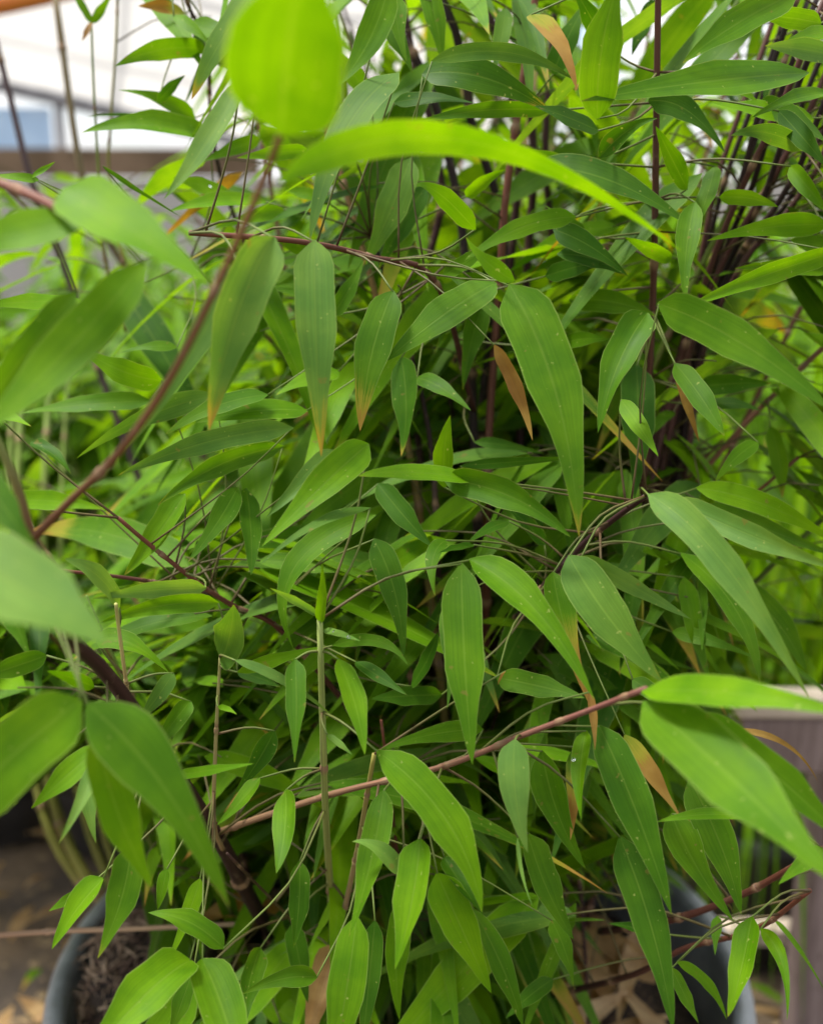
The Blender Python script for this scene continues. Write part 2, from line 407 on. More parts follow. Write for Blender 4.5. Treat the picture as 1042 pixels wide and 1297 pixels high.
for xp in (-4.6, at_y(72, 150, Y0).x, -.4, 2.4, 4.6):
    b = MB(); tube(b, [Vector((xp, Y0+.06, 0)), Vector((xp, Y0+.06, eave_z(xp)-.08))], .035, .035, (1, 1, 1, 1), n=2, sides=10); b.build('post', M_METAL, gh)
for q, r in ((.16, .012), (.34, .02), (.62, .02)):
    b = MB(); tube(b, [Vector((x, Y0+(5.6-Y0)*q + .12, eave_z(x)*(1-q)+3.9*q + .03)) for x in (-5.2, -3.4, -1.4, .9)], r, r, (1, 1, 1, 1), n=12, sides=8); b.build('purlin', M_METAL, gh)
for xp in (-4.2, -2.15, -.2):
    b = MB(); tube(b, [Vector((xp + .9*q, Y0+(5.6-Y0)*q+.15, eave_z(xp)*(1-q)+3.9*q+.02)) for q in (0, .5, 1)], .018, .018, (1, 1, 1, 1), n=8, sides=8); b.build('hoop', M_METAL, gh)
b = MB(); zt = at_y(60, 188, Y0).z; zb_ = at_y(60, 224, Y0).z
box(b, (-5.2, Y0-.06, zb_), (at_y(330, 200, Y0).x, Y0-.01, zt), bev=.006); b.build('side_board', M_BEAM, gh, smooth=False)
b = MB(); box(b, (-5.2, Y0-.058, .02), (5.5, Y0-.012, zb_-.012), bev=.006); b.build('side_skirt', M_SHEET, gh, smooth=False)
b = MB(); box(b, (at_y(-90, 160, Y0+.1).x, Y0+.10, zt-.02), (at_y(66, 160, Y0+.1).x, Y0+.104, at_y(40, 136, Y0+.1).z), bev=.0005); b.build('blue_panel', M_BLUE, gh, smooth=False)  # added flat panel, stands in for blue the whitish horizon sky lacks
# orange pole overhead at the left
b = MB(); tube(b, [at_y(-160, 30, 2.2), at_y(-20, 8, 2.2), at_y(90, -16, 2.2), at_y(300, -60, 2.2)], .021, .021, (1, 1, 1, 1), n=8, sides=12)
tag(b.build('orange_pole', M_ORANGE), 'orange painted tube crossing under the white film roof', 'pole')

# ---------------------------------------------------------------- timber bench at the right
BY = 1.0; bz = at_y(1000, 886, BY).z
bench = empty('timber_barrier', (at_y(1040, 1297, BY).x, BY, 0))
tag(bench, 'low weathered timber barrier with a pale top rail beside the pot', 'barrier')
x0 = at_y(790, 880, BY).x; x1 = 1.6
b = MB(); box(b, (x0, BY, bz-.022), (x1, BY+.032, bz), bev=.003); b.build('top_rail', M_CREAM, bench, smooth=False)
b = MB(); box(b, (x0+.06, BY+.006, bz-.085), (x1-.02, BY+.026, bz-.0245), bev=.003); b.build('apron', M_WOOD, bench, smooth=False)
xl = at_y(1004, 1100, BY).x + .035
for (xa, ya) in ((xl, BY+.036), (1.4, BY+.036)):
    b = MB(); box(b, (xa, ya, 0), (xa+.13, ya+.05, bz-.0245), bev=.004); b.build('leg', M_WOOD, bench, smooth=False)
b = MB(); box(b, (at_y(788, 950, BY+.04).x, BY+.04, at_y(800, 1012, BY+.04).z), (at_y(858, 950, BY+.04).x, BY+.06, bz-.0245), bev=.003); b.build('end_board', M_CREAM, bench, smooth=False)
b = MB(); zz = at_y(975, 1255, BY).z; box(b, (x0+.12, BY+.09, zz-.014), (1.39, BY+.115, zz+.010), bev=.003); b.build('stretcher', M_CREAM, bench, smooth=False)

# ---------------------------------------------------------------- tones for leaves: (brightness, tip, pale, dead)
def tone(k, tip=0.0):
    j = lambda a, s: max(0, min(1, a + rnd.uniform(-s, s)))
    if k == 'b': return (j(.70, .10), tip, j(.02, .02), 0)
    if k == 'y': return (j(.95, .05), tip, 0, 0)
    if k == 'm': return (j(.45, .10), tip, j(.04, .04), 0)
    if k == 'd': return (j(.20, .09), tip, j(.04, .04), 0)
    if k == 'p': return (j(.45, .06), tip, j(.62, .10), 0)
    if k == 'g': return (j(.30, .06), tip, j(.32, .08), 0)
    if k == 'o': return (.5, tip, 0, 1)
# ---------------------------------------------------------------- the bamboo
plant = empty('bamboo_plant', (POT.x, POT.y, SOILZ))
tag(plant, 'dense leafy bamboo with dark maroon stems growing in the large grey pot', 'bamboo')
MAR = (.030, .011, .011, 1); BLK = (.018, .010, .011, 1); RED = (.105, .036, .022, 1); PNK = (.30, .16, .12, 1)
OLV = (.17, .16, .035, 1); GRN = (.10, .17, .03, 1); TAN = (.38, .27, .15, 1); NODE = (.16, .10, .06, 1)
soilp = lambda px, py: on_plane(px, py, SOILZ - .01)
CULMS = []     # polylines the twigs hang on
def culm(pts, r0, r1, c0, c1=None, node=.085, name='culm', n=30, sides=9, label=None):
    b = MB(); ps = tube(b, pts, r0, r1, c0, c1, n=n, sides=sides, node=node, nodec=NODE)
    o = b.build(name, M_STEM, plant)
    if label: o['label'] = label
    CULMS.append(ps); return ps
px = lambda l, d0, d1: [P(x, y, d0 + (d1-d0)*k/(len(l)-1)) for k, (x, y) in enumerate(l)]
# the leaning front culm and its branches
culm([soilp(392, 1236), P(335, 1168, .63), P(275, 1060, .53), P(150, 872, .425), P(88, 805, .38), P(38, 686, .34)], .0056, .0024, BLK, MAR, .13, label='thick blackish culm leaning out to the side')
culm(px([(38, 686), (92, 632), (150, 574), (215, 480), (285, 340), (336, 222), (356, 168)], .34, .262), .0013, .0009, (.085, .035, .016, 1), (.13, .065, .022, 1), .07, 'branch')
culm(px([(268, 1057), (340, 1032), (430, 1003), (560, 971), (660, 932), (745, 900), (818, 872)], .53, .36), .0016, .0009, (.16, .10, .055, 1), (.12, .045, .040, 1), .035, 'branch', label='pinkish side branch crossing in front of the leaves')
culm(px([(-60, 214), (0, 232), (50, 252), (92, 274)], .34, .30), .0016, .0013, RED, RED, .06, 'branch')
culm(px([(40, 688), (20, 610), (-30, 500)], .34, .33), .0018, .001, RED, GRN, .07, 'branch')
# traced culms through the middle and the right
def stand(px0, l, d0, d1, r0, r1, c0, c1=None, node=.09):
    culm([on_plane(px0[0], px0[1], SOILZ-.01)] + px(l, d0, d1), r0, r1, c0, c1, node)
stand((600, 1130), [(614, 800), (618, 560), (632, 372), (640, 250), (668, 60), (690, -80)], .62, .56, .0034, .0018, MAR, RED)
stand((590, 1120), [(560, 800), (545, 560), (505, 400), (470, 300)], .62, .56, .003, .0012, MAR, BLK)
stand((640, 1110), [(612, 800), (600, 560), (590, 330), (548, 120), (478, 4), (440, -60)], .66, .58, .0036, .0022, BLK)
stand((650, 1100), [(622, 800), (610, 520), (640, 300), (600, 170), (585, 65), (552, -20)], .68, .6, .0036, .0024, BLK)
stand((660, 1110), [(640, 800), (628, 500), (650, 300), (655, 160), (615, 0), (600, -60)], .7, .63, .0034, .0022, MAR)
stand((640, 1100), [(650, 800), (660, 500), (668, 330), (676, 200), (664, 40), (672, -60)], .7, .62, .0034, .0022, MAR)
stand((640, 1090), [(655, 800), (690, 500), (700, 330), (690, 200), (700, 40), (712, -60)], .72, .64, .003, .002, MAR)
stand((560, 1090), [(545, 800), (530, 560), (520, 420), (560, 240), (520, 60), (500, -60)], .7, .62, .003, .002, MAR)
stand((690, 1120), [(790, 700), (815, 600), (822, 480), (828, 330), (831, 130), (834, -60)], .62, .47, .003, .0014, MAR, (.07, .03, .02, 1), .14)
for k, (a, e) in enumerate([((0, 0), (0, 0)), ((12, 4), (-30, -20)), ((22, 8), (26, 10)), ((-8, 2), (-52, -24)), ((30, 14), (48, 34)), ((16, 0), (-8, -4)), ((38, 6), (70, 50)), ((4, 3), (-16, -14)), ((26, 5), (12, 2)), ((10, 9), (36, 22)), ((34, 2), (58, 44)), ((-4, 6), (-42, -10))]):
    stand((690 + a[0], 1100 + a[1]), [(800 + a[0], 720), (835 + a[0], 560), (870 + a[0]*.6, 430), (905 + a[0]*.8 + e[0]*.2, 320), (945 + a[0] + e[0]*.5, 225 + e[1]*.4), (995 + e[0]*.8, 120 + e[1]), (1050 + e[0]*.9, -20 + e[1])],
          .64 + .02*(k % 3), .50 + .03*(k % 4), .0026, .0014, MAR if k % 2 else BLK, (.06, .022, .018, 1) if k % 3 == 0 else BLK, .10)
stand((700, 1120), [(800, 760), (860, 640), (940, 540), (1042, 440), (1110, 380)], .68, .58, .0026, .0014, MAR, (.20, .10, .06, 1), .07)
stand((560, 1080), [(520, 800), (430, 560), (350, 440), (300, 395), (240, 330)], .74, .6, .0022, .001, OLV, GRN)
stand((420, 1110), [(320, 760), (200, 420), (135, 300), (105, 230), (68, -20)], .95, .86, .0038, .0026, BLK, (.13, .10, .05, 1), .13)
stand((380, 1120), [(250, 800), (130, 480), (75, 320), (40, 230), (10, 110), (-20, 0)], .98, .88, .0038, .0026, BLK, (.07, .045, .05, 1), .13)
# reddish branches
culm(px([(160, 420), (132, 320), (124, 200), (119, 110), (116, 28)], .70, .62), .0012, .0006, OLV, GRN, .08, 'branch')
culm(px([(175, 420), (140, 240), (141, 150), (147, 60), (150, -40)], .74, .66), .0012, .0007, OLV, OLV, .08, 'branch')
culm(px([(420, 520), (340, 380), (285, 240), (268, 160), (262, 60), (240, 10), (225, -40)], .70, .56), .0018, .0009, BLK, MAR, .06, 'branch')
culm([P(600, 520, .58)] + px([(552, 358), (470, 326), (380, 306), (240, 295)], .52, .44), .0016, .0011, MAR, RED, .05, 'branch')
culm([P(470, 930, .60)] + px([(360, 802), (300, 770), (256, 742), (190, 690), (150, 656)], .53, .47), .0018, .0009, MAR, RED, .05, 'branch')
culm(px([(270, 752), (200, 738), (130, 728), (65, 722)], .52, .48), .0011, .0007, MAR, RED, .05, 'branch')
culm([P(640, 800, .6)] + px([(690, 742), (735, 692), (780, 655), (818, 628)], .52, .46), .0022, .0012, BLK, MAR, .05, 'branch')
culm([P(760, 1180, .62)] + px([(850, 1165), (935, 1135), (1000, 1100), (1040, 1075)], .56, .46), .0022, .0012, MAR, RED, .05, 'branch')
culm([P(700, 1260, .66)] + px([(800, 1235), (870, 1200), (955, 1178), (1025, 1128)], .58, .46), .002, .001, BLK, RED, .05, 'branch')
# olive young culms at the back left of the soil
for (a, c_, r) in (((118, 1165), (62, 990), .0048), ((142, 1160), (96, 985), .0042), ((96, 1150), (50, 1010), .004), ((160, 1165), (118, 1000), .003)):
    p0 = on_plane(a[0], a[1], SOILZ-.01) if False else Vector((on_plane(a[0]+55, a[1]+8, SOILZ-.01)))
    d = proj(p0)[2]
    culm([p0, P(a[0], a[1]-40, d+.01), P(c_[0], c_[1], d+.03), P(c_[0]-40, c_[1]-260, d+.08), P(c_[0]-30, c_[1]-560, d+.14)], r, r*.6, OLV, GRN, .07)
# upright young shoot with a pointed tip
sh = [soilp(421, 1236), P(424, 1195, .50), P(415, 1080, .46), P(409, 940, .44), P(405, 790, .43)]
sh[0] = P(421, 1300, .60)
sh = [on_plane(432, 1240, SOILZ-.01), P(424, 1190, .62), P(414, 1060, .50), P(409, 930, .45), P(405, 785, .43)]
culm(sh, .0028, .0012, (.16, .13, .05, 1), (.17, .22, .06, 1), .12, 'shoot')
culm([P(282, 1075, .53), P(271, 1040, .50), P(274, 930, .47), P(279, 832, .455)], .0012, .0006, (.22, .15, .08, 1), (.20, .2, .07, 1), .06, 'shoot')
culm([P(165, 900, .50), P(158, 850, .46), P(150, 790, .44), P(147, 765, .43)], .0010, .0007, TAN, (.3, .3, .1, 1), .06, 'shoot')
culm([P(430, 1180, .56), P(452, 1080, .50), P(466, 1000, .47), P(474, 955, .46)], .0014, .0010, (.2, .13, .09, 1), OLV, .05, 'shoot')

# hero leaves: base px, tip px, width px, depth at base, depth at tip, tone, extras
H = []
def h(bx, by, tx, ty, w_, d, k, mid=None, dt=None, tip=0.0, roll=None, fold=.16, twist=None, prof=0, twig=True):
    H.append((bx, by, tx, ty, w_, d, k, mid, dt, tip, roll, fold, twist, prof, twig))
h(1050, 118, 950, 150, 26, .47, 'm'); h(1040, 30, 950, 20, 30, .48, 'b'); h(985, 140, 1045, 210, 34, .47, 'd'); h(900, 95, 960, 130, 30, .5, 'y'); h(1000, 210, 1048, 270, 30, .48, 'b'); h(910, 250, 985, 262, 22, .49, 'b'); h(1030, 150, 900, 130, 30, .5, 'y')
h(850, 330, 790, 300, 24, .52, 'y'); h(740, 300, 690, 260, 26, .52, 'b'); h(590, 250, 640, 215, 24, .53, 'y'); h(300, 250, 220, 225, 24, .56, 'y'); h(360, 265, 270, 290, 24, .55, 'y'); h(330, 175, 255, 205, 22, .57, 'b'); h(420, 260, 360, 240, 26, .55, 'y'); h(410, 330, 340, 300, 24, .56, 'b')
# --- near blurred leaves
h(356, 172, 392, -70, 178, .262, 'b', dt=.215, mid=(366, 50), roll=.15, twig=False, prof=2)
h(80, 238, 268, 362, 84, .305, 'y', dt=.285, mid=(165, 290), roll=-.5, twig=False)
h(112, 276, -80, 312, 62, .31, 'y', dt=.30, roll=.5, twig=False)
h(352, 232, 862, 318, 42, .285, 'y', mid=(600, 180), dt=.36, roll=.5, twist=.5, twig=False)
h(184, 332, -40, 560, 72, .32, 'b', dt=.30, mid=(75, 455), roll=.3)
h(98, 368, -50, 560, 46, .335, 'm', dt=.33, mid=(20, 465))
h(-70, 690, 137, 816, 122, .262, 'p', dt=.25, mid=(40, 752), twig=False)
h(-30, 585, 46, 692, 44, .32, 'd', twig=False)
h(104, 886, -150, 1130, 100, .325, 'b', dt=.28, mid=(-15, 985))
h(110, 890, 290, 1148, 92, .325, 'm', dt=.32, mid=(210, 1000), roll=-.35)  # tone lowered to imitate light falling off downward
h(122, 925, 193, 1124, 58, .335, 'b', dt=.34, mid=(150, 1030))
h(812, 876, 1075, 905, 52, .355, 'y', dt=.30, mid=(930, 878), roll=-.35, twig=False)
h(814, 888, 1062, 1122, 100, .355, 'm', dt=.29, mid=(925, 985), roll=-.2, twig=False)
h(880, 900, 1075, 1070, 52, .38, 'm', dt=.36, mid=(985, 985))
# --- top left
h(332, -25, 243, 126, 38, .42, 'p', mid=(278, 55), tip=.12)
h(306, 100, 208, 252, 34, .41, 'p', mid=(262, 180), roll=.5)
h(268, 176, 104, 168, 36, .56, 'b', dt=.54)
h(262, 62, 146, 84, 30, .56, 'b')
h(248, 150, 150, 114, 26, .58, 'b', mid=(200, 125))
h(240, 162, 110, 148, 12, .60, 'd')
h(338, 256, 214, 268, 24, .55, 'y')
h(240, 30, 330, 60, 40, .56, 'm'); h(235, 18, 175, 8, 40, .58, 'm', tip=.8); h(245, 45, 320, 100, 44, .58, 'd')
h(220, 20, 270, 60, 34, .55, 'b'); h(390, 190, 300, 200, 22, .52, 'b'); h(200, 130, 235, 95, 18, .56, 'd')
h(116, 30, 85, -20, 12, .62, 'b', twig=False); h(116, 30, 145, -15, 14, .62, 'b', twig=False); h(116, 28, 104, 52, 8, .62, 'o', twig=False)
h(40, 225, 70, 205, 10, .5, 'b'); h(50, 228, -20, 222, 14, .5, 'b'); h(130, 210, 230, 275, 9, .5, 'd', roll=1.0)
# --- centre left
h(348, 300, 265, 545, 66, .375, 'p', mid=(300, 400), dt=.37, tip=.10)
h(305, 335, 158, 572, 42, .38, 'p', mid=(238, 455), dt=.37)
h(398, 304, 407, 578, 62, .415, 'p', mid=(400, 430), dt=.40, tip=.13, roll=-.1)
h(505, 92, 392, 306, 50, .45, 'g', mid=(436, 168), dt=.42, twist=-.5)
h(520, 200, 463, 335, 52, .52, 'g'); h(540, 235, 480, 340, 34, .54, 'd')
h(492, -20, 425, 112, 46, .43, 'm', mid=(468, 50)); h(482, 15, 522, 92, 40, .52, 'd'); h(500, -10, 515, 78, 36, .5, 'm'); h(540, -20, 560, 80, 38, .52, 'b')
h(430, 150, 395, 130, 40, .5, 'b'); h(470, 130, 420, 60, 40, .54, 'b')
h(498, 368, 456, 546, 54, .46, 'm', mid=(470, 450), dt=.45, tip=.20, roll=.2)
h(628, 358, 488, 458, 56, .47, 'm', mid=(562, 398), dt=.455)
h(612, 384, 586, 494, 44, .53, 'd', tip=.06); h(508, 452, 508, 578, 38, .52, 'd', tip=.08)
h(528, 478, 596, 520, 42, .50, 'm', mid=(560, 492))
h(645, 360, 733, 680, 80, .43, 'm', mid=(704, 500), dt=.41, roll=-.2, tip=.03)
h(652, 357, 590, 300, 36, .42, 'y', mid=(612, 328)); h(602, 292, 528, 234, 44, .45, 'b', mid=(560, 248), twist=.8)
h(625, 436, 674, 558, 20, .45, 'o', mid=(655, 495), roll=.5)
h(820, 396, 757, 548, 66, .45, 'm', mid=(783, 460), dt=.435, roll=.15)
h(832, 384, 1052, 520, 60, .42, 'm', mid=(938, 434), dt=.385, roll=.25)
h(854, 460, 917, 552, 38, .48, 'm', tip=.0); h(857, 470, 885, 560, 14, .485, 'o')
h(806, 462, 803, 632, 48, .53, 'd'); h(786, 506, 833, 578, 34, .46, 'b')
h(884, 490, 976, 486, 36, .55, 'd'); h(893, 514, 962, 520, 20, .55, 'd')
h(467, 562, 332, 692, 54, .43, 'b', mid=(408, 615), dt=.415); h(470, 643, 329, 716, 18, .43, 'g', mid=(400, 664), roll=.6)
h(432, 572, 338, 655, 40, .46, 'p'); h(606, 608, 454, 603, 30, .44, 'b', mid=(520, 598))
h(562, 618, 570, 526, 30, .46, 'b'); h(562, 608, 722, 680, 44, .44, 'm', mid=(645, 628), dt=.42)
h(582, 590, 745, 578, 16, .5, 'd'); h(478, 612, 546, 692, 50, .5, 'd'); h(600, 560, 690, 575, 18, .54, 'd')
# --- centre
h(584, 712, 598, 968, 60, .43, 'm', mid=(588, 835), dt=.405, roll=.1)
h(594, 708, 752, 886, 54, .43, 'b', mid=(680, 775), dt=.40)
h(562, 765, 566, 898, 26, .45, 'm'); h(565, 684, 551, 755, 30, .46, 'm', mid=(548, 708)); h(600, 690, 556, 700, 20, .47, 'd')
h(473, 682, 511, 832, 40, .48, 'd', mid=(500, 750)); h(476, 652, 372, 822, 40, .47, 'm', mid=(372, 720))
h(405, 790, 408, 714, 16, .43, 'y', fold=.5, twig=False); h(403, 780, 342, 745, 12, .435, 'p'); h(410, 798, 456, 812, 12, .435, 'p')
h(300, 852, 420, 818, 20, .45, 'b'); h(420, 818, 516, 842, 18, .44, 'm', mid=(478, 812))
h(428, 834, 462, 956, 36, .43, 'b', dt=.41); h(374, 834, 373, 966, 30, .43, 'm', tip=.05)
h(297, 836, 422, 908, 14, .43, 'p', mid=(360, 862)); h(414, 930, 446, 956, 10, .43, 'p')
h(450, 838, 515, 880, 20, .48, 'd'); h(560, 880, 470, 885, 28, .5, 'd'); h(520, 870, 555, 800, 30, .5, 'd')
h(476, 950, 610, 1155, 60, .42, 'b', mid=(566, 1040), dt=.40); h(532, 1062, 500, 1228, 48, .42, 'b', mid=(522, 1140), dt=.405)
h(512, 1135, 506, 1292, 36, .43, 'b'); h(553, 1105, 622, 1258, 54, .43, 'y', mid=(586, 1180)); h(562, 1085, 612, 1160, 46, .44, 'd')
h(598, 1150, 662, 1300, 38, .44, 'm', mid=(636, 1225)); h(486, 1000, 442, 1186, 40, .44, 'm', mid=(470, 1090)); h(452, 1160, 412, 1395, 56, .43, 'b', mid=(436, 1270))
h(475, 1165, 458, 1330, 34, .45, 'd'); h(510, 1108, 446, 1066, 36, .42, 'p', mid=(478, 1075)); h(652, 936, 668, 1080, 54, .41, 'p', mid=(652, 1005), dt=.40)
h(655, 1060, 674, 1148, 6, .42, 'p'); h(612, 924, 480, 950, 32, .44, 'm', mid=(548, 930)); h(628, 858, 740, 884, 44, .46, 'm'); h(640, 850, 630, 868, 20, .45, 'o')
h(700, 724, 748, 896, 44, .455, 'm', tip=.42, mid=(716, 800)); h(746, 876, 753, 950, 12, .43, 'o')
h(720, 703, 838, 864, 66, .43, 'g', mid=(768, 778), roll=.2); h(735, 704, 874, 784, 26, .43, 'p', mid=(800, 742), roll=.4)
h(645, 660, 590, 690, 22, .5, 'd'); h(690, 690, 640, 640, 24, .52, 'd')
# --- right
h(820, 626, 1024, 884, 48, .42, 'p', mid=(912, 708), dt=.375, roll=.2); h(846, 632, 1065, 722, 36, .44, 'p', mid=(950, 678), dt=.40)
h(880, 618, 1062, 690, 34, .50, 'y', mid=(970, 640)); h(890, 640, 1060, 705, 28, .52, 'm'); h(900, 655, 960, 680, 24, .5, 'd')
h(905, 690, 1042, 735, 14, .62, 'y'); h(860, 700, 962, 866, 34, .50, 'm', mid=(930, 770), tip=.04); h(930, 735, 1020, 850, 40, .55, 'm', mid=(985, 790))
h(865, 730, 900, 870, 28, .52, 'b'); h(850, 800, 960, 835, 24, .52, 'm', mid=(900, 812))
h(758, 918, 850, 1158, 58, .43, 'd', mid=(806, 1030), dt=.405, roll=-.15); h(784, 1058, 852, 1305, 54, .43, 'd', mid=(826, 1180), dt=.41)  # first leaf: light falling off downward is put into its dark tone
h(728, 945, 722, 1064, 28, .45, 'm', tip=.55); h(742, 925, 736, 1038, 26, .44, 'b'); h(686, 950, 741, 1100, 50, .44, 'm', mid=(706, 1030)); h(668, 1055, 726, 1190, 44, .45, 'm')
h(698, 1165, 726, 1248, 28, .47, 'm'); h(790, 930, 863, 1038, 28, .45, 'm', tip=.80); h(956, 1036, 828, 1042, 18, .43, 'b', roll=.4)
h(850, 1030, 928, 1166, 60, .455, 'm', mid=(880, 1095)); h(872, 985, 938, 1158, 52, .46, 'm', mid=(912, 1070)); h(952, 1160, 921, 1288, 38, .43, 'b', mid=(938, 1228))
h(962, 1176, 996, 1292, 22, .44, 'b', mid=(990, 1220)); h(856, 1218, 920, 1292, 16, .44, 'b', mid=(895, 1245)); h(850, 1225, 884, 1296, 20, .46, 'm'); h(908, 1160, 905, 1210, 20, .5, 'm')
h(980, 1165, 1048, 1262, 8, .5, 'm', mid=(1010, 1200)); h(920, 925, 1035, 990, 10, .45, 'o', mid=(990, 940)); h(815, 1180, 770, 1170, 24, .5, 'd'); h(1042, 1075, 985, 1120, 30, .42, 'b')
h(800, 860, 870, 905, 30, .45, 'd')
# --- left
h(206, 482, 102, 440, 46, .50, 'y', mid=(155, 470), twist=.8); h(225, 440, 150, 448, 16, .52, 'b'); h(110, 382, -20, 386, 26, .50, 'y'); h(192, 508, 24, 524, 28, .52, 'm'); h(275, 500, 98, 580, 34, .50, 'g', mid=(180, 530))
h(372, 542, 150, 602, 34, .47, 'g', mid=(262, 560)); h(340, 500, 210, 550, 30, .49, 'm'); h(390, 520, 250, 535, 34, .5, 'b'); h(360, 565, 200, 640, 30, .5, 'm')
h(-20, 636, 132, 645, 30, .42, 'y', mid=(60, 634)); h(-10, 520, 40, 540, 40, .45, 'y'); h(40, 560, 90, 600, 20, .5, 'd')
h(302, 616, 238, 712, 46, .48, 'm'); h(312, 618, 318, 728, 32, .49, 'd'); h(235, 625, 158, 728, 40, .49, 'b'); h(278, 764, 122, 792, 28, .45, 'b', mid=(200, 768)); h(262, 745, 118, 758, 26, .46, 'p')
h(152, 770, 82, 708, 30, .44, 'p', mid=(125, 730)); h(122, 812, 214, 852, 44, .46, 'b', mid=(165, 815)); h(279, 838, 296, 766, 56, .455, 'g', mid=(291, 806), dt=.43, twig=False); h(276, 895, 300, 905, 16, .45, 'b')
h(220, 852, 174, 914, 40, .47, 'g'); h(242, 888, 192, 958, 46, .48, 'm'); h(222, 982, 322, 967, 16, .43, 'b'); h(348, 925, 296, 1008, 36, .47, 'd'); h(330, 985, 275, 1045, 34, .46, 'b'); h(362, 1000, 350, 1106, 42, .45, 'm')
h(380, 1090, 372, 1200, 30, .47, 'd'); h(300, 850, 355, 870, 30, .5, 'd'); h(120, 870, 60, 850, 40, .42, 'm', dt=.38); h(60, 830, -30, 860, 46, .42, 'm')
h(130, 950, 74, 1070, 24, .40, 'p', mid=(110, 1000)); h(128, 945, 40, 1024, 36, .41, 'b'); h(112, 1000, 122, 1068, 32, .44, 'p'); h(165, 1072, 124, 1214, 50, .42, 'm', mid=(155, 1135), tip=.04); h(132, 1112, 66, 1202, 44, .43, 'b')
h(106, 1128, 62, 1154, 18, .46, 'b'); h(284, 1202, 188, 1156, 38, .43, 'b', mid=(240, 1168)); h(254, 1112, 212, 1220, 26, .45, 'y', mid=(236, 1165)); h(242, 1216, 88, 1372, 70, .42, 'b', mid=(176, 1268), dt=.38); h(256, 1214, 318, 1415, 66, .42, 'b', mid=(290, 1302), dt=.38)
h(402, 1238, 306, 1260, 34, .45, 'm', mid=(355, 1240)); h(212, 1100, 200, 1152, 30, .46, 'm'); h(246, 1225, 215, 1310, 40, .45, 'm')
h(330, 1200, 310, 1300, 46, .5, 'm'); h(370, 1170, 390, 1270, 40, .52, 'd'); h(700, 1240, 640, 1290, 40, .52, 'd')
# --- top centre and right
h(545, 78, 728, 102, 26, .47, 'g', mid=(640, 66)); h(534, 94, 698, 142, 52, .49, 'd', mid=(612, 98), tip=.08); h(700, 140, 526, 156, 24, .49, 'm', mid=(610, 140)); h(498, 130, 605, 132, 20, .5, 'd'); h(730, 275, 588, 330, 30, .49, 'b', mid=(660, 288))
h(756, 152, 786, -30, 66, .43, 'b', mid=(762, 60), dt=.41); h(1024, 92, 736, 128, 62, .45, 'm', mid=(880, 105)); h(1010, -10, 864, 80, 46, .45, 'm', mid=(932, 30)); h(1070, 75, 968, 58, 34, .44, 'p'); h(1060, 40, 985, 60, 44, .46, 'y')
h(1020, 190, 925, 172, 28, .47, 'g', mid=(970, 168), twist=.8); h(820, 128, 918, 194, 56, .49, 'd', mid=(870, 140)); h(758, 200, 832, 150, 42, .48, 'd', mid=(795, 165)); h(758, 166, 676, 134, 34, .48, 'd'); h(676, 212, 872, 285, 46, .50, 'd', mid=(770, 228))
h(764, 58, 722, -20, 54, .5, 'd'); h(672, 18, 730, 114, 42, .47, 'b', tip=.85, mid=(706, 55)); h(700, 95, 745, 0, 40, .52, 'd'); h(1060, 318, 868, 390, 30, .47, 'y', mid=(965, 350)); h(1050, 285, 895, 305, 36, .5, 'y'); h(1050, 345, 930, 340, 30, .5, 'b')
h(705, 322, 790, 348, 46, .5, 'd'); h(690, 350, 775, 330, 30, .52, 'd'); h(700, 290, 795, 350, 40, .5, 'd'); h(880, 255, 868, 385, 36, .48, 'm'); h(870, 240, 830, 160, 40, .5, 'm'); h(905, 210, 880, 290, 36, .5, 'm')
h(640, 10, 625, 90, 34, .52, 'g'); h(830, 0, 800, 70, 30, .55, 'd'); h(730, 220, 660, 190, 40, .52, 'd'); h(560, 350, 620, 310, 40, .5, 'm'); h(800, 250, 720, 200, 36, .53, 'b'); h(960, 130, 1045, 180, 40, .5, 'd')
h(720, 380, 830, 400, 34, .53, 'm'); h(700, 440, 770, 430, 24, .53, 'm'); h(960, 560, 905, 610, 40, .5, 'b'); h(975, 540, 990, 630, 26, .58, 'b', tip=.1)
h(420, 400, 460, 330, 44, .52, 'm'); h(430, 470, 350, 500, 40, .52, 'b'); h(330, 420, 270, 400, 30, .55, 'm'); h(360, 320, 310, 350, 26, .56, 'm')

def hero(rec):
    bx, by, tx, ty, w_, d, k, mid, dt, tip, roll, fold, twist, prof, tw = rec
    dt = d - rnd.uniform(.0, .03) if dt is None else dt
    B = P(bx, by, d); T = P(tx, ty, dt); dm = (d+dt)/2
    ln = math.hypot(tx-bx, ty-by)
    if tw: w_ = min(w_, .32*ln)
    if mid is None:
        s = rnd.uniform(-.05, .05) * ln; mid = ((bx+tx)/2 - (ty-by)/ln*s, (by+ty)/2 + (tx-bx)/ln*s - (.04*ln if abs(tx-bx) > abs(ty-by) else 0))
    Mv = P(mid[0], mid[1], dm - .05 * ln/F_PX*dm)
    nr = (CAM - Mv).normalized()
    if roll is None: roll = rnd.uniform(-.35, .7) * (-1 if tx > bx else 1)
    # blades face up rather than straight at the lens
    nr = (nr + Vector((rnd.uniform(-.15, .15), 0, .18))).normalized()
    wr = .84*w_/F_PX*dm * min(1.25, 1/max(.55, math.cos(roll)))
    if twist is None: twist = rnd.uniform(-1.0, 1.0)
    fold = rnd.choice((.08, .16, .16, .3, .5)) if fold == .16 and dm > .37 else fold
    b = MB(); leaf(b, B, Mv, T, wr, tone(k, tip), nr, roll, twist, 15, fold=fold, wav=.03, prof=prof or rnd.choice((0, 0, 0, 1, 2, 2)))
    o = b.build('leaf', M_LEAF, plant, origin=tuple(B))
    if k == 'o': o['label'] = 'dead orange brown leaf'
    elif tip >= .12: o['label'] = 'green leaf with a yellow brown tip'
    return o, B, Mv, T, tw, nr
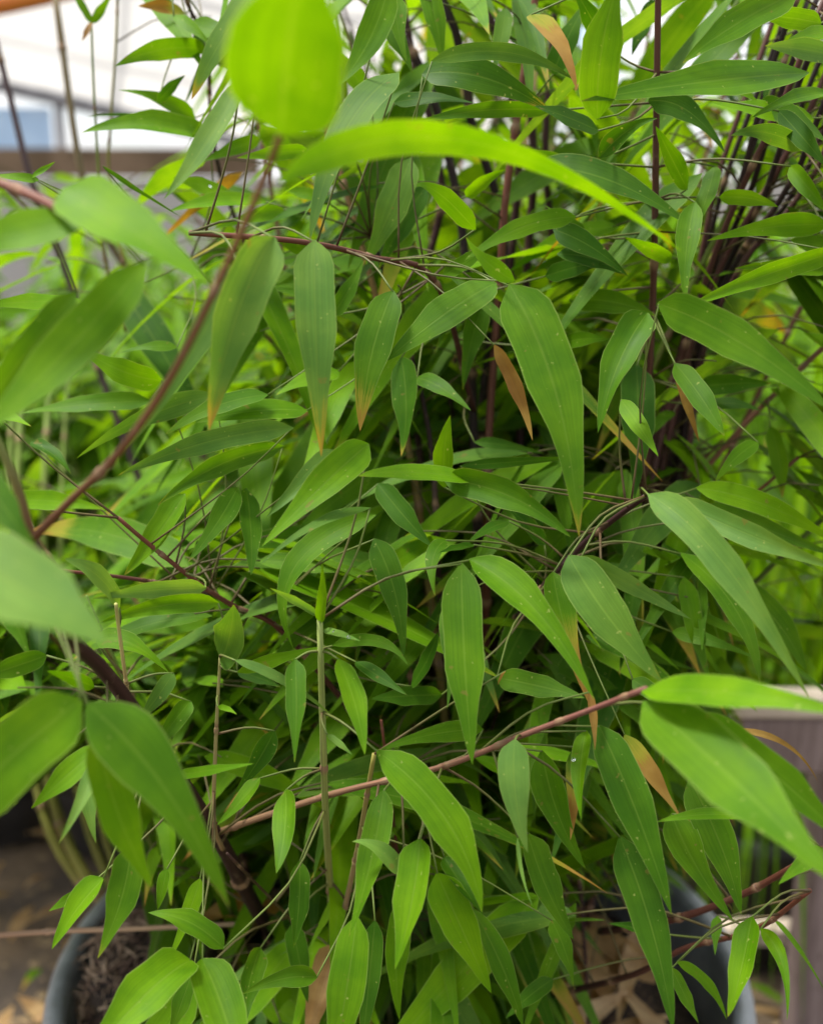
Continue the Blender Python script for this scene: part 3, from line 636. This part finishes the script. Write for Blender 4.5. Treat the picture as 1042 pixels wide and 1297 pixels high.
heroes = [hero(r) for r in H]
# twigs from the hero leaves back to the nearest culm
allp = [p for c_ in CULMS for p in c_]
tw_mb = []
for o, B, Mv, T, tw, nr in heroes:
    if not tw: continue
    best = None
    for p in allp:
        if p.z > B.z + .05: continue
        dd = (p - B).length + max(0, B.y - p.y) * 2
        if best is None or dd < best[0]: best = (dd, p)
    q = best[1]; D = (B - T).normalized()
    if (q - B).length < .004: continue
    l = (q-B).length
    m1 = B.lerp(q, .5) + D * min(.006, l*.1)
    b = MB(); tube(b, [q, m1, B + (Mv-B)*.02], *((.0006, .0004) if l < .08 else (.0005, .0003)), rnd.choice(((.07, .04, .02, 1), (.07, .08, .018, 1), (.05, .03, .015, 1))), (.07, .11, .018, 1), n=6, sides=5)
    b.build('twig', M_STEM, plant)

# ---------------------------------------------------------------- filler growth behind the traced leaves
GAPS = [(975, 500, 110, 130, .6), (960, 330, 90, 60, .5), (345, 395, 30, 26, .8), (190, 345, 26, 20, .7), (600, 165, 22, 20, .8), (660, 270, 22, 20, .8), (745, 350, 18, 18, .8), (70, 100, 165, 150, 1), (820, 1225, 115, 105, .85), (620, 1265, 170, 60, .5), (320, 1140, 65, 80, .85), (100, 1060, 80, 100, .8), (838, 212, 26, 44, 1), (872, 40, 45, 55, 1), (806, 60, 26, 36, 1), (893, 225, 30, 28, 1), (440, 135, 26, 24, 1), (930, 62, 30, 22, 1), (745, 60, 14, 24, .7),
        (1010, 1100, 80, 240, 1), (985, 740, 70, 130, .75), (20, 1170, 85, 150, 1), (90, 470, 150, 150, .65), (120, 1235, 100, 110, 1), (890, 1230, 60, 90, 1), (700, 290, 30, 30, .5), (340, 1200, 40, 30, .7), (800, 1230, 70, 70, .7), (975, 600, 60, 60, .7)]
NEAR = [(930, 250, 65, 80, .8), (640, 240, 50, 80, .8), (615, 540, 40, 120, .75), (815, 500, 30, 140, .7), (560, 90, 40, 90, .6)]
def keep(p, dmin):
    x, y, d = proj(p)
    if d < dmin and -150 < x < 1200 and -150 < y < 1450: return False
    if d < .3: return False
    if d < 1.2:
        if y < 330 and rnd.random() < .2: return False
        if x < 350 and y < 650 and rnd.random() < .15: return False
    for (a, c_, rx, ry, pr) in NEAR:
        if d < .66 and ((x-a)/rx)**2 + ((y-c_)/ry)**2 < 1 and rnd.random() < pr: return False
    for (a, c_, rx, ry, pr) in GAPS:
        if ((x-a)/rx)**2 + ((y-c_)/ry)**2 < 1 and d < 1.3 and rnd.random() < pr: return False
    return True
FILL = []; FT = []
def spray(p, outd, n, scale, dmin, store, tw_store, hang=.55, tones='mmdbbyyg'):
    """a side twig carrying a fan of leaves"""
    up = Vector((0, 0, 1)); ln = rnd.uniform(.035, .085) * scale
    e = p + outd * ln + up * ln * rnd.uniform(-.1, .5)
    if not keep(e, dmin): return
    side = outd.cross(up).normalized()
    tw_store.append((p, p.lerp(e, .5) + up * ln*.12, e))
    for k in range(n):
        B = e.lerp(p, (k // 2) * .22 + rnd.uniform(0, .08))
        s = (k % 2 * 2 - 1) * rnd.uniform(.3, 1.0) if k else rnd.uniform(-.3, .3)
        D = (outd + side * s + up * rnd.uniform(-hang*1.7, hang*.15) + Vector((rnd.uniform(-.25, .25), rnd.uniform(-.25, .25), 0))).normalized()
        l = rnd.choice((rnd.uniform(.04, .08), rnd.uniform(.065, .12), rnd.uniform(.09, .14))) * scale
        T = B + D * l + Vector((0, 0, -1)) * l * rnd.uniform(.05, .45)
        Mv = (B + T)*.5 + up * l * rnd.uniform(.03, .10)
        if not (keep(T, dmin) and keep(Mv, dmin)): continue
        nr = (up + outd * rnd.uniform(.0, 1.0) + side * rnd.uniform(-.7, .7)).normalized()
        tip = rnd.choice((0, 0, 0, 0, 0, 0, 0, 0, .05, .05, .12, .25)); k_ = rnd.choice(tones)
        if rnd.random() < .002: k_ = 'o'
        store.append((B, Mv, T, max(.006, l * rnd.uniform(.11, .19)), tone(k_, tip), nr, rnd.uniform(-.6, .6), rnd.uniform(-.5, .5)))
axis = Vector((POT.x, POT.y, 0))
def clump(n, spread, zlo, zhi, dmin, lean, rc=.17):
    for i in range(n):
        a = rnd.uniform(0, 2*math.pi); r = rc * math.sqrt(rnd.random())
        b0 = Vector((POT.x + .02 + r*math.cos(a), POT.y + .03 + r*math.sin(a), SOILZ - .012))
        od = Vector((math.cos(a), math.sin(a), 0)) if rnd.random() < .8 else Vector((rnd.uniform(-1, 1), rnd.uniform(-.3, 1), 0)).normalized()
        hgt = rnd.uniform(zlo, zhi)
        pts = [b0 + od * (spread * (t ** 1.7) * rnd.uniform(.85, 1.15)) + Vector((0, 0, hgt * (t - .12*t*t))) for t in (0, .3, .6, 1)]
        ok = all(proj(p)[2] > dmin - .02 for p in pts)
        if not ok: continue
        bad = sum(0 if keep(p, dmin) else 1 for p in spline(pts, 12))
        if bad > 2: continue
        c0 = rnd.choice((MAR, BLK, MAR, OLV)); rr = rnd.uniform(.0016, .0030) * min(1, .55 + hgt*.5)
        b = MB(); ps = tube(b, pts, rr, rr*.45, c0, rnd.choice((MAR, GRN, RED)), n=18, sides=7, node=.09, nodec=NODE)
        b.build('culm', M_STEM, plant); lp = ps[3 if hgt > .5 else 2:]
        for p in lp:
            for q in range(rnd.choice((1, 2, 2))):
                aa = rnd.uniform(0, 2*math.pi); o2 = (od * .7 + Vector((math.cos(aa), math.sin(aa), 0))).normalized()
                spray(p, o2, rnd.choice((3, 4, 5, 6)), rnd.choice((.8, 1.0, 1.0)), dmin, FILL, FT)
clump(48, .20, .75, 1.05, .51, 1)
clump(38, .32, .60, .95, .51, 1)
clump(70, .13, .20, .50, .51, 1, rc=.18)
clump(26, .26, .35, .65, .50, 1, rc=.15)
for c_ in CULMS:                       # foliage on the traced culms as well
    for p in c_[2:]:
        if proj(p)[2] > .5 and rnd.random() < .55:
            aa = rnd.uniform(0, 2*math.pi); spray(p, Vector((math.cos(aa), math.sin(aa), 0)), rnd.choice((3, 4, 4)), 1.0, .5, FILL, FT)
# those that show largest become single leaves, the remaining mass is one part
def vis(x):
    a, b_, d = proj(x[1]); return d if (-60 < a < 1100 and -60 < b_ < 1360) else d + 5
FILL.sort(key=vis)
n_single = max(0, 296 - len(heroes))
for x in FILL[:n_single]:
    b = MB(); leaf(b, *x, nl=10, prof=rnd.choice((0, 1, 2))); b.build('leaf', M_LEAF, plant, origin=tuple(x[0]))
b = MB()
for x in FILL[n_single:]: leaf(b, *x, nl=8, prof=rnd.choice((0, 1, 2)))
tag(b.build('foliage', M_LEAF, plant), kind='stuff')
b = MB()
for t_ in FT: tube(b, t_, .0007, .0004, (.06, .045, .015, 1), (.06, .06, .02, 1), n=5, sides=4)
tag(b.build('fine_twigs', M_STEM, plant), kind='stuff')
print('heroes', len(heroes), 'fill', len(FILL), 'twigs', len(FT))

# water drops on a few hero leaves (parts of the leaf they cling to are the leaf's own)
dm = MB(); V = []; Fc = []
for k in range(5):
    ph = math.pi/2*k/4
    for s in range(10): an = 2*math.pi*s/10; V.append((math.cos(ph)*math.cos(an), math.cos(ph)*math.sin(an), math.sin(ph)*.7))
for k in range(4):
    for s in range(10): s2 = (s+1) % 10; Fc.append((k*10+s, k*10+s2, k*10+10+s2, k*10+10+s))
Fc.append(tuple(range(9, -1, -1)))
dm.add(V, Fc, (1, 1, 1, 1)); drop0 = dm.build('water_drop', M_WATER); dmesh = drop0.data; bpy.data.objects.remove(drop0)
for (o, B, Mv, T, tw, nr) in heroes:
    me = o.data
    if proj(Mv)[2] < .37 or rnd.random() > .02: continue
    for q in range(rnd.choice((1, 1, 2, 3))):
        pol = me.polygons[rnd.randrange(12, len(me.polygons)-16)]
        nn = pol.normal.copy()
        if nn.dot(CAM - Mv) < 0: nn = -nn
        d = bpy.data.objects.new('water_drop', dmesh); col.objects.link(d); d.parent = o
        s = rnd.uniform(.0004, .0009); d.scale = (s, s*rnd.uniform(1, 1.4), s); d.location = pol.center + nn*.0001; d.rotation_euler = nn.to_track_quat('Z', 'Y').to_euler()

# ---------------------------------------------------------------- dry things on the soil
# root clump at the left of the soil
rc = on_plane(190, 1212, SOILZ + .045); rc.z = SOILZ - .01
root = empty('root_clump', rc); tag(root, 'dried brown fibrous root clump heaped against the pot rim', 'root clump')
b = MB(); V = []; Fc = []; A, Hh = .058, .080
def dome(th, ph):
    k = 1 + .10*noise.noise((math.cos(th)*2, math.sin(th)*2, ph*3))
    return Vector((A*k*math.cos(ph)*math.cos(th)*.95, A*k*math.cos(ph)*math.sin(th)*1.15, Hh*k*math.sin(ph)))
for j in range(9):
    for i in range(24): V.append(rc + dome(2*math.pi*i/24, math.pi/2*j/8.05))
for j in range(8):
    for i in range(24): i2 = (i+1) % 24; Fc.append((j*24+i, j*24+i2, (j+1)*24+i2, (j+1)*24+i))
b.add(V, Fc, (1, 1, 1, 1)); b.build('core', M_SOIL, root)
b = MB()
for k in range(1500):
    th = rnd.uniform(0, 2*math.pi); ph = math.asin(rnd.random())
    p = rc + dome(th, ph)*rnd.uniform(.97, 1.06); l = rnd.uniform(.006, .022)
    nn = dome(th, ph).normalized(); d = Vector((rnd.uniform(-1, 1), rnd.uniform(-1, 1), rnd.uniform(-.7, .7))); d = (d - nn*d.dot(nn)*.85).normalized(); s = nn.cross(d)
    cc = rnd.choice([(.08, .05, .04, 1), (.14, .09, .07, 1), (.26, .18, .13, 1), (.44, .33, .24, 1), (.20, .14, .10, 1)])
    rr = rnd.uniform(.0004, .0010)
    tube(b, [p, p + d*l*.5 + s*l*rnd.uniform(-.25, .25) + nn*.003, p + d*l + nn*rnd.uniform(-.002, .003)], rr, rr*.6, cc, n=4, sides=3, cap=False)
tag(b.build('fibres', M_DRY, root), kind='stuff')
# fallen dry leaves
def fallen(px_, py_, ang, l, w_, c, lift=.0, z=None):
    p = on_plane(px_, py_, (SOILZ + .014) if z is None else z) + Vector((0, 0, lift)); D = Vector((math.cos(ang), math.sin(ang), rnd.uniform(-.08, .22))).normalized()
    B = p - D*l*.5; T = p + D*l*.5; Mv = p + Vector((0, 0, l*rnd.uniform(.02, .10)))
    b = MB(); leaf(b, B - p, Mv - p, T - p, w_, c, Vector((rnd.uniform(-.4, .4), rnd.uniform(-.7, .1), 1)).normalized(), rnd.uniform(-.4, .4), rnd.uniform(-.6, .6), 9, fold=.3)
    o = b.build('fallen_leaf', M_LEAF); o.location = p
    return o
for k in range(64):
    if k < 28 or k >= 46: x, y = rnd.uniform(690, 910), rnd.uniform(1140, 1320)
    elif k < 38: x, y = rnd.uniform(440, 700), rnd.uniform(1170, 1310)
    else: x, y = rnd.uniform(230, 440), rnd.uniform(1150, 1300)
    q = on_plane(x, y, SOILZ+.014)
    if (Vector((q.x, q.y, 0)) - POT).length > .17: continue
    o = fallen(x, y, rnd.uniform(0, 6.28), rnd.uniform(.06, .11), rnd.uniform(.014, .028), (.5, 0, rnd.uniform(.5, 1), 1), rnd.uniform(0, .018))
    if k < 38 or k >= 46: tag(o, 'dry tan fallen leaf lying on the dark soil under the bamboo', 'fallen leaf', 'fallen leaves on the pot soil')
    else: tag(o, 'dry tan fallen leaf lying between the root clump and the culms', 'fallen leaf', 'fallen leaves by the root clump')
# papery sheath round the foot of the front culm, and the dry reed across the rim
b = MB(); leaf(b, P(358, 1186, .66), P(300, 1158, .64), P(238, 1178, .62), .026, (.5, 0, .6, 1), Vector((0, -.4, 1)), .2, .5, 12, fold=.5); o = b.build('sheath', M_LEAF, plant); o['label'] = 'papery tan sheath at the culm foot'
b = MB(); leaf(b, P(424, 1196, .55), P(405, 1262, .53), P(385, 1345, .50), .014, (.4, 0, .35, 1), Vector((0, -1, .3)), .2, .4, 12, fold=.6); o = b.build('sheath', M_LEAF, plant); o['label'] = 'dry brown sheath under the young shoot'
b = MB(); tube(b, [P(-60, 1190, .60), P(60, 1180, .60), P(180, 1176, .61), P(345, 1168, .64)], .0017, .0013, (.22, .13, .09, 1), (.34, .25, .17, 1), n=14, sides=7, node=.09)
tag(b.build('dry_reed', M_DRY), 'thin dry brown stalk lying across the pot rim above the roots', 'stalk')

# ---------------------------------------------------------------- litter on the floor (uncountable)
b = MB()
for k in range(900):
    x = rnd.uniform(-1.6, 1.4); y = rnd.uniform(.8, 3.2)
    if (Vector((x, y, 0)) - POT).length < .25: continue
    a = rnd.uniform(0, 6.28); l = rnd.uniform(.03, .10); D = Vector((math.cos(a), math.sin(a), 0)); p = Vector((x, y, .006 + rnd.uniform(0, .01)))
    leaf(b, p - D*l/2, p + Vector((0, 0, .008)), p + D*l/2, l*.24, (.5, 0, .6, 1) if rnd.random() < .85 else tone('b', .3), Vector((rnd.uniform(-.3, .3), rnd.uniform(-.3, .3), 1)), 0, rnd.uniform(-.6, .6), 4)
tag(b.build('leaf_litter', M_LEAF), 'scattered tan leaf litter on the brown floor', 'leaf litter', kind='stuff')

# ---------------------------------------------------------------- other potted plants behind
def back_plant(x, y, z0, hgt, spread, n, label, tones, sc=1.0, name='potted_bamboo', cat='bamboo', grass=False):
    e = empty(name, (x, y, z0)); tag(e, label, cat, None)
    ph = min(.28, hgt*.25); pr = .10 + .05*sc
    b = MB(); lathe(b, [(0, z0+.003), (pr*.75, z0+.003), (pr*.98, z0+ph-.03), (pr*1.04, z0+ph-.028), (pr*1.05, z0+ph), (pr*.97, z0+ph), (pr*.93, z0+ph-.03), (0, z0+ph-.028)], (1, 1, 1, 1), 28, Vector((x, y, 0))); b.build('pot', M_TERRA, e)
    LV = []; TT = []; top = z0 + ph - .03
    for i in range(n):
        a = rnd.uniform(0, 6.28); od = Vector((math.cos(a), math.sin(a), 0)); r = pr*.7*rnd.random()
        hh = hgt * rnd.uniform(.6, 1.05)
        if grass:
            b0 = Vector((x, y, top)) + od*r; l = hh
            T = b0 + od*spread*rnd.uniform(.5, 1.3) + Vector((0, 0, l*rnd.uniform(-.25, .9))); Mv = (b0+T)*.5 + Vector((0, 0, l*.25))
            LV.append((b0, Mv, T, rnd.uniform(.008, .014), tone(rnd.choice(tones)), Vector((0, -1, .5)), rnd.uniform(-.6, .6), rnd.uniform(-1, 1))); continue
        pts = [Vector((x, y, top)) + od*(r + spread*t**1.6) + Vector((0, 0, hh*(t - .1*t*t))) for t in (0, .35, .7, 1)]
        b = MB(); ps = tube(b, pts, .0035*sc, .0014*sc, rnd.choice((MAR, OLV, GRN, BLK)), GRN, n=12, sides=6, node=.12, nodec=NODE); b.build('culm', M_STEM, e)
        for p in ps[2:]:
            for q in range(3):
                aa = rnd.uniform(0, 6.28); spray(p, Vector((math.cos(aa), math.sin(aa), 0)), 4, 1.15*sc, .6, LV, TT, tones=tones)
    b = MB()
    for v_ in LV: leaf(b, *v_, nl=6)
    tag(b.build('foliage', M_LEAF, e), kind='stuff')
    if TT:
        b = MB()
        for t_ in TT: tube(b, t_, .001, .0006, GRN, n=3, sides=4)
        tag(b.build('fine_twigs', M_STEM, e), kind='stuff')
def bx(px_, y): return at_y(px_, 600, y).x
back_plant(bx(150, 1.55), 1.55, 0, .72, .27, 22, 'blurred yellow green bamboo in a black pot on the floor behind the leaning culm', 'yyyb')
back_plant(bx(-20, 1.6), 1.6, 0, .85, .27, 26, 'pale green bamboo in a black pot under the orange tube', 'yybp')
back_plant(bx(330, 2.3), 2.3, 0, .85, .3, 16, 'yellowish bamboo in a black pot farther back towards the greenhouse board', 'yybp')
back_plant(bx(620, 2.0), 2.0, 0, .85, .3, 16, 'tall bright bamboo in a black pot straight behind the big bamboo', 'yybm')
back_plant(bx(860, 2.4), 2.4, 0, .85, .3, 16, 'mid green bamboo in a black pot on the floor far behind the timber barrier', 'yybm')
back_plant(bx(1000, 1.32), 1.32, 0, .80, .24, 420, 'taller arching grassy plant in a black pot behind the timber barrier', 'yybp', 1.0, 'potted_grass', 'grass plant', True)
back_plant(bx(880, 1.45), 1.45, 0, .62, .22, 320, 'shorter grassy plant in a black pot near the end of the timber barrier', 'ybbp', .8, 'potted_grass', 'grass plant', True)
back_plant(bx(1060, 1.9), 1.9, 0, .85, .28, 18, 'green bamboo in a black pot behind the taller arching grassy plant', 'yybm')
back_plant(bx(975, 1.62), 1.62, 0, .34, .20, 120, 'small arching plant in a black pot seen under the pale rail', 'bmmy', .7, 'potted_plant', 'potted plant', True)
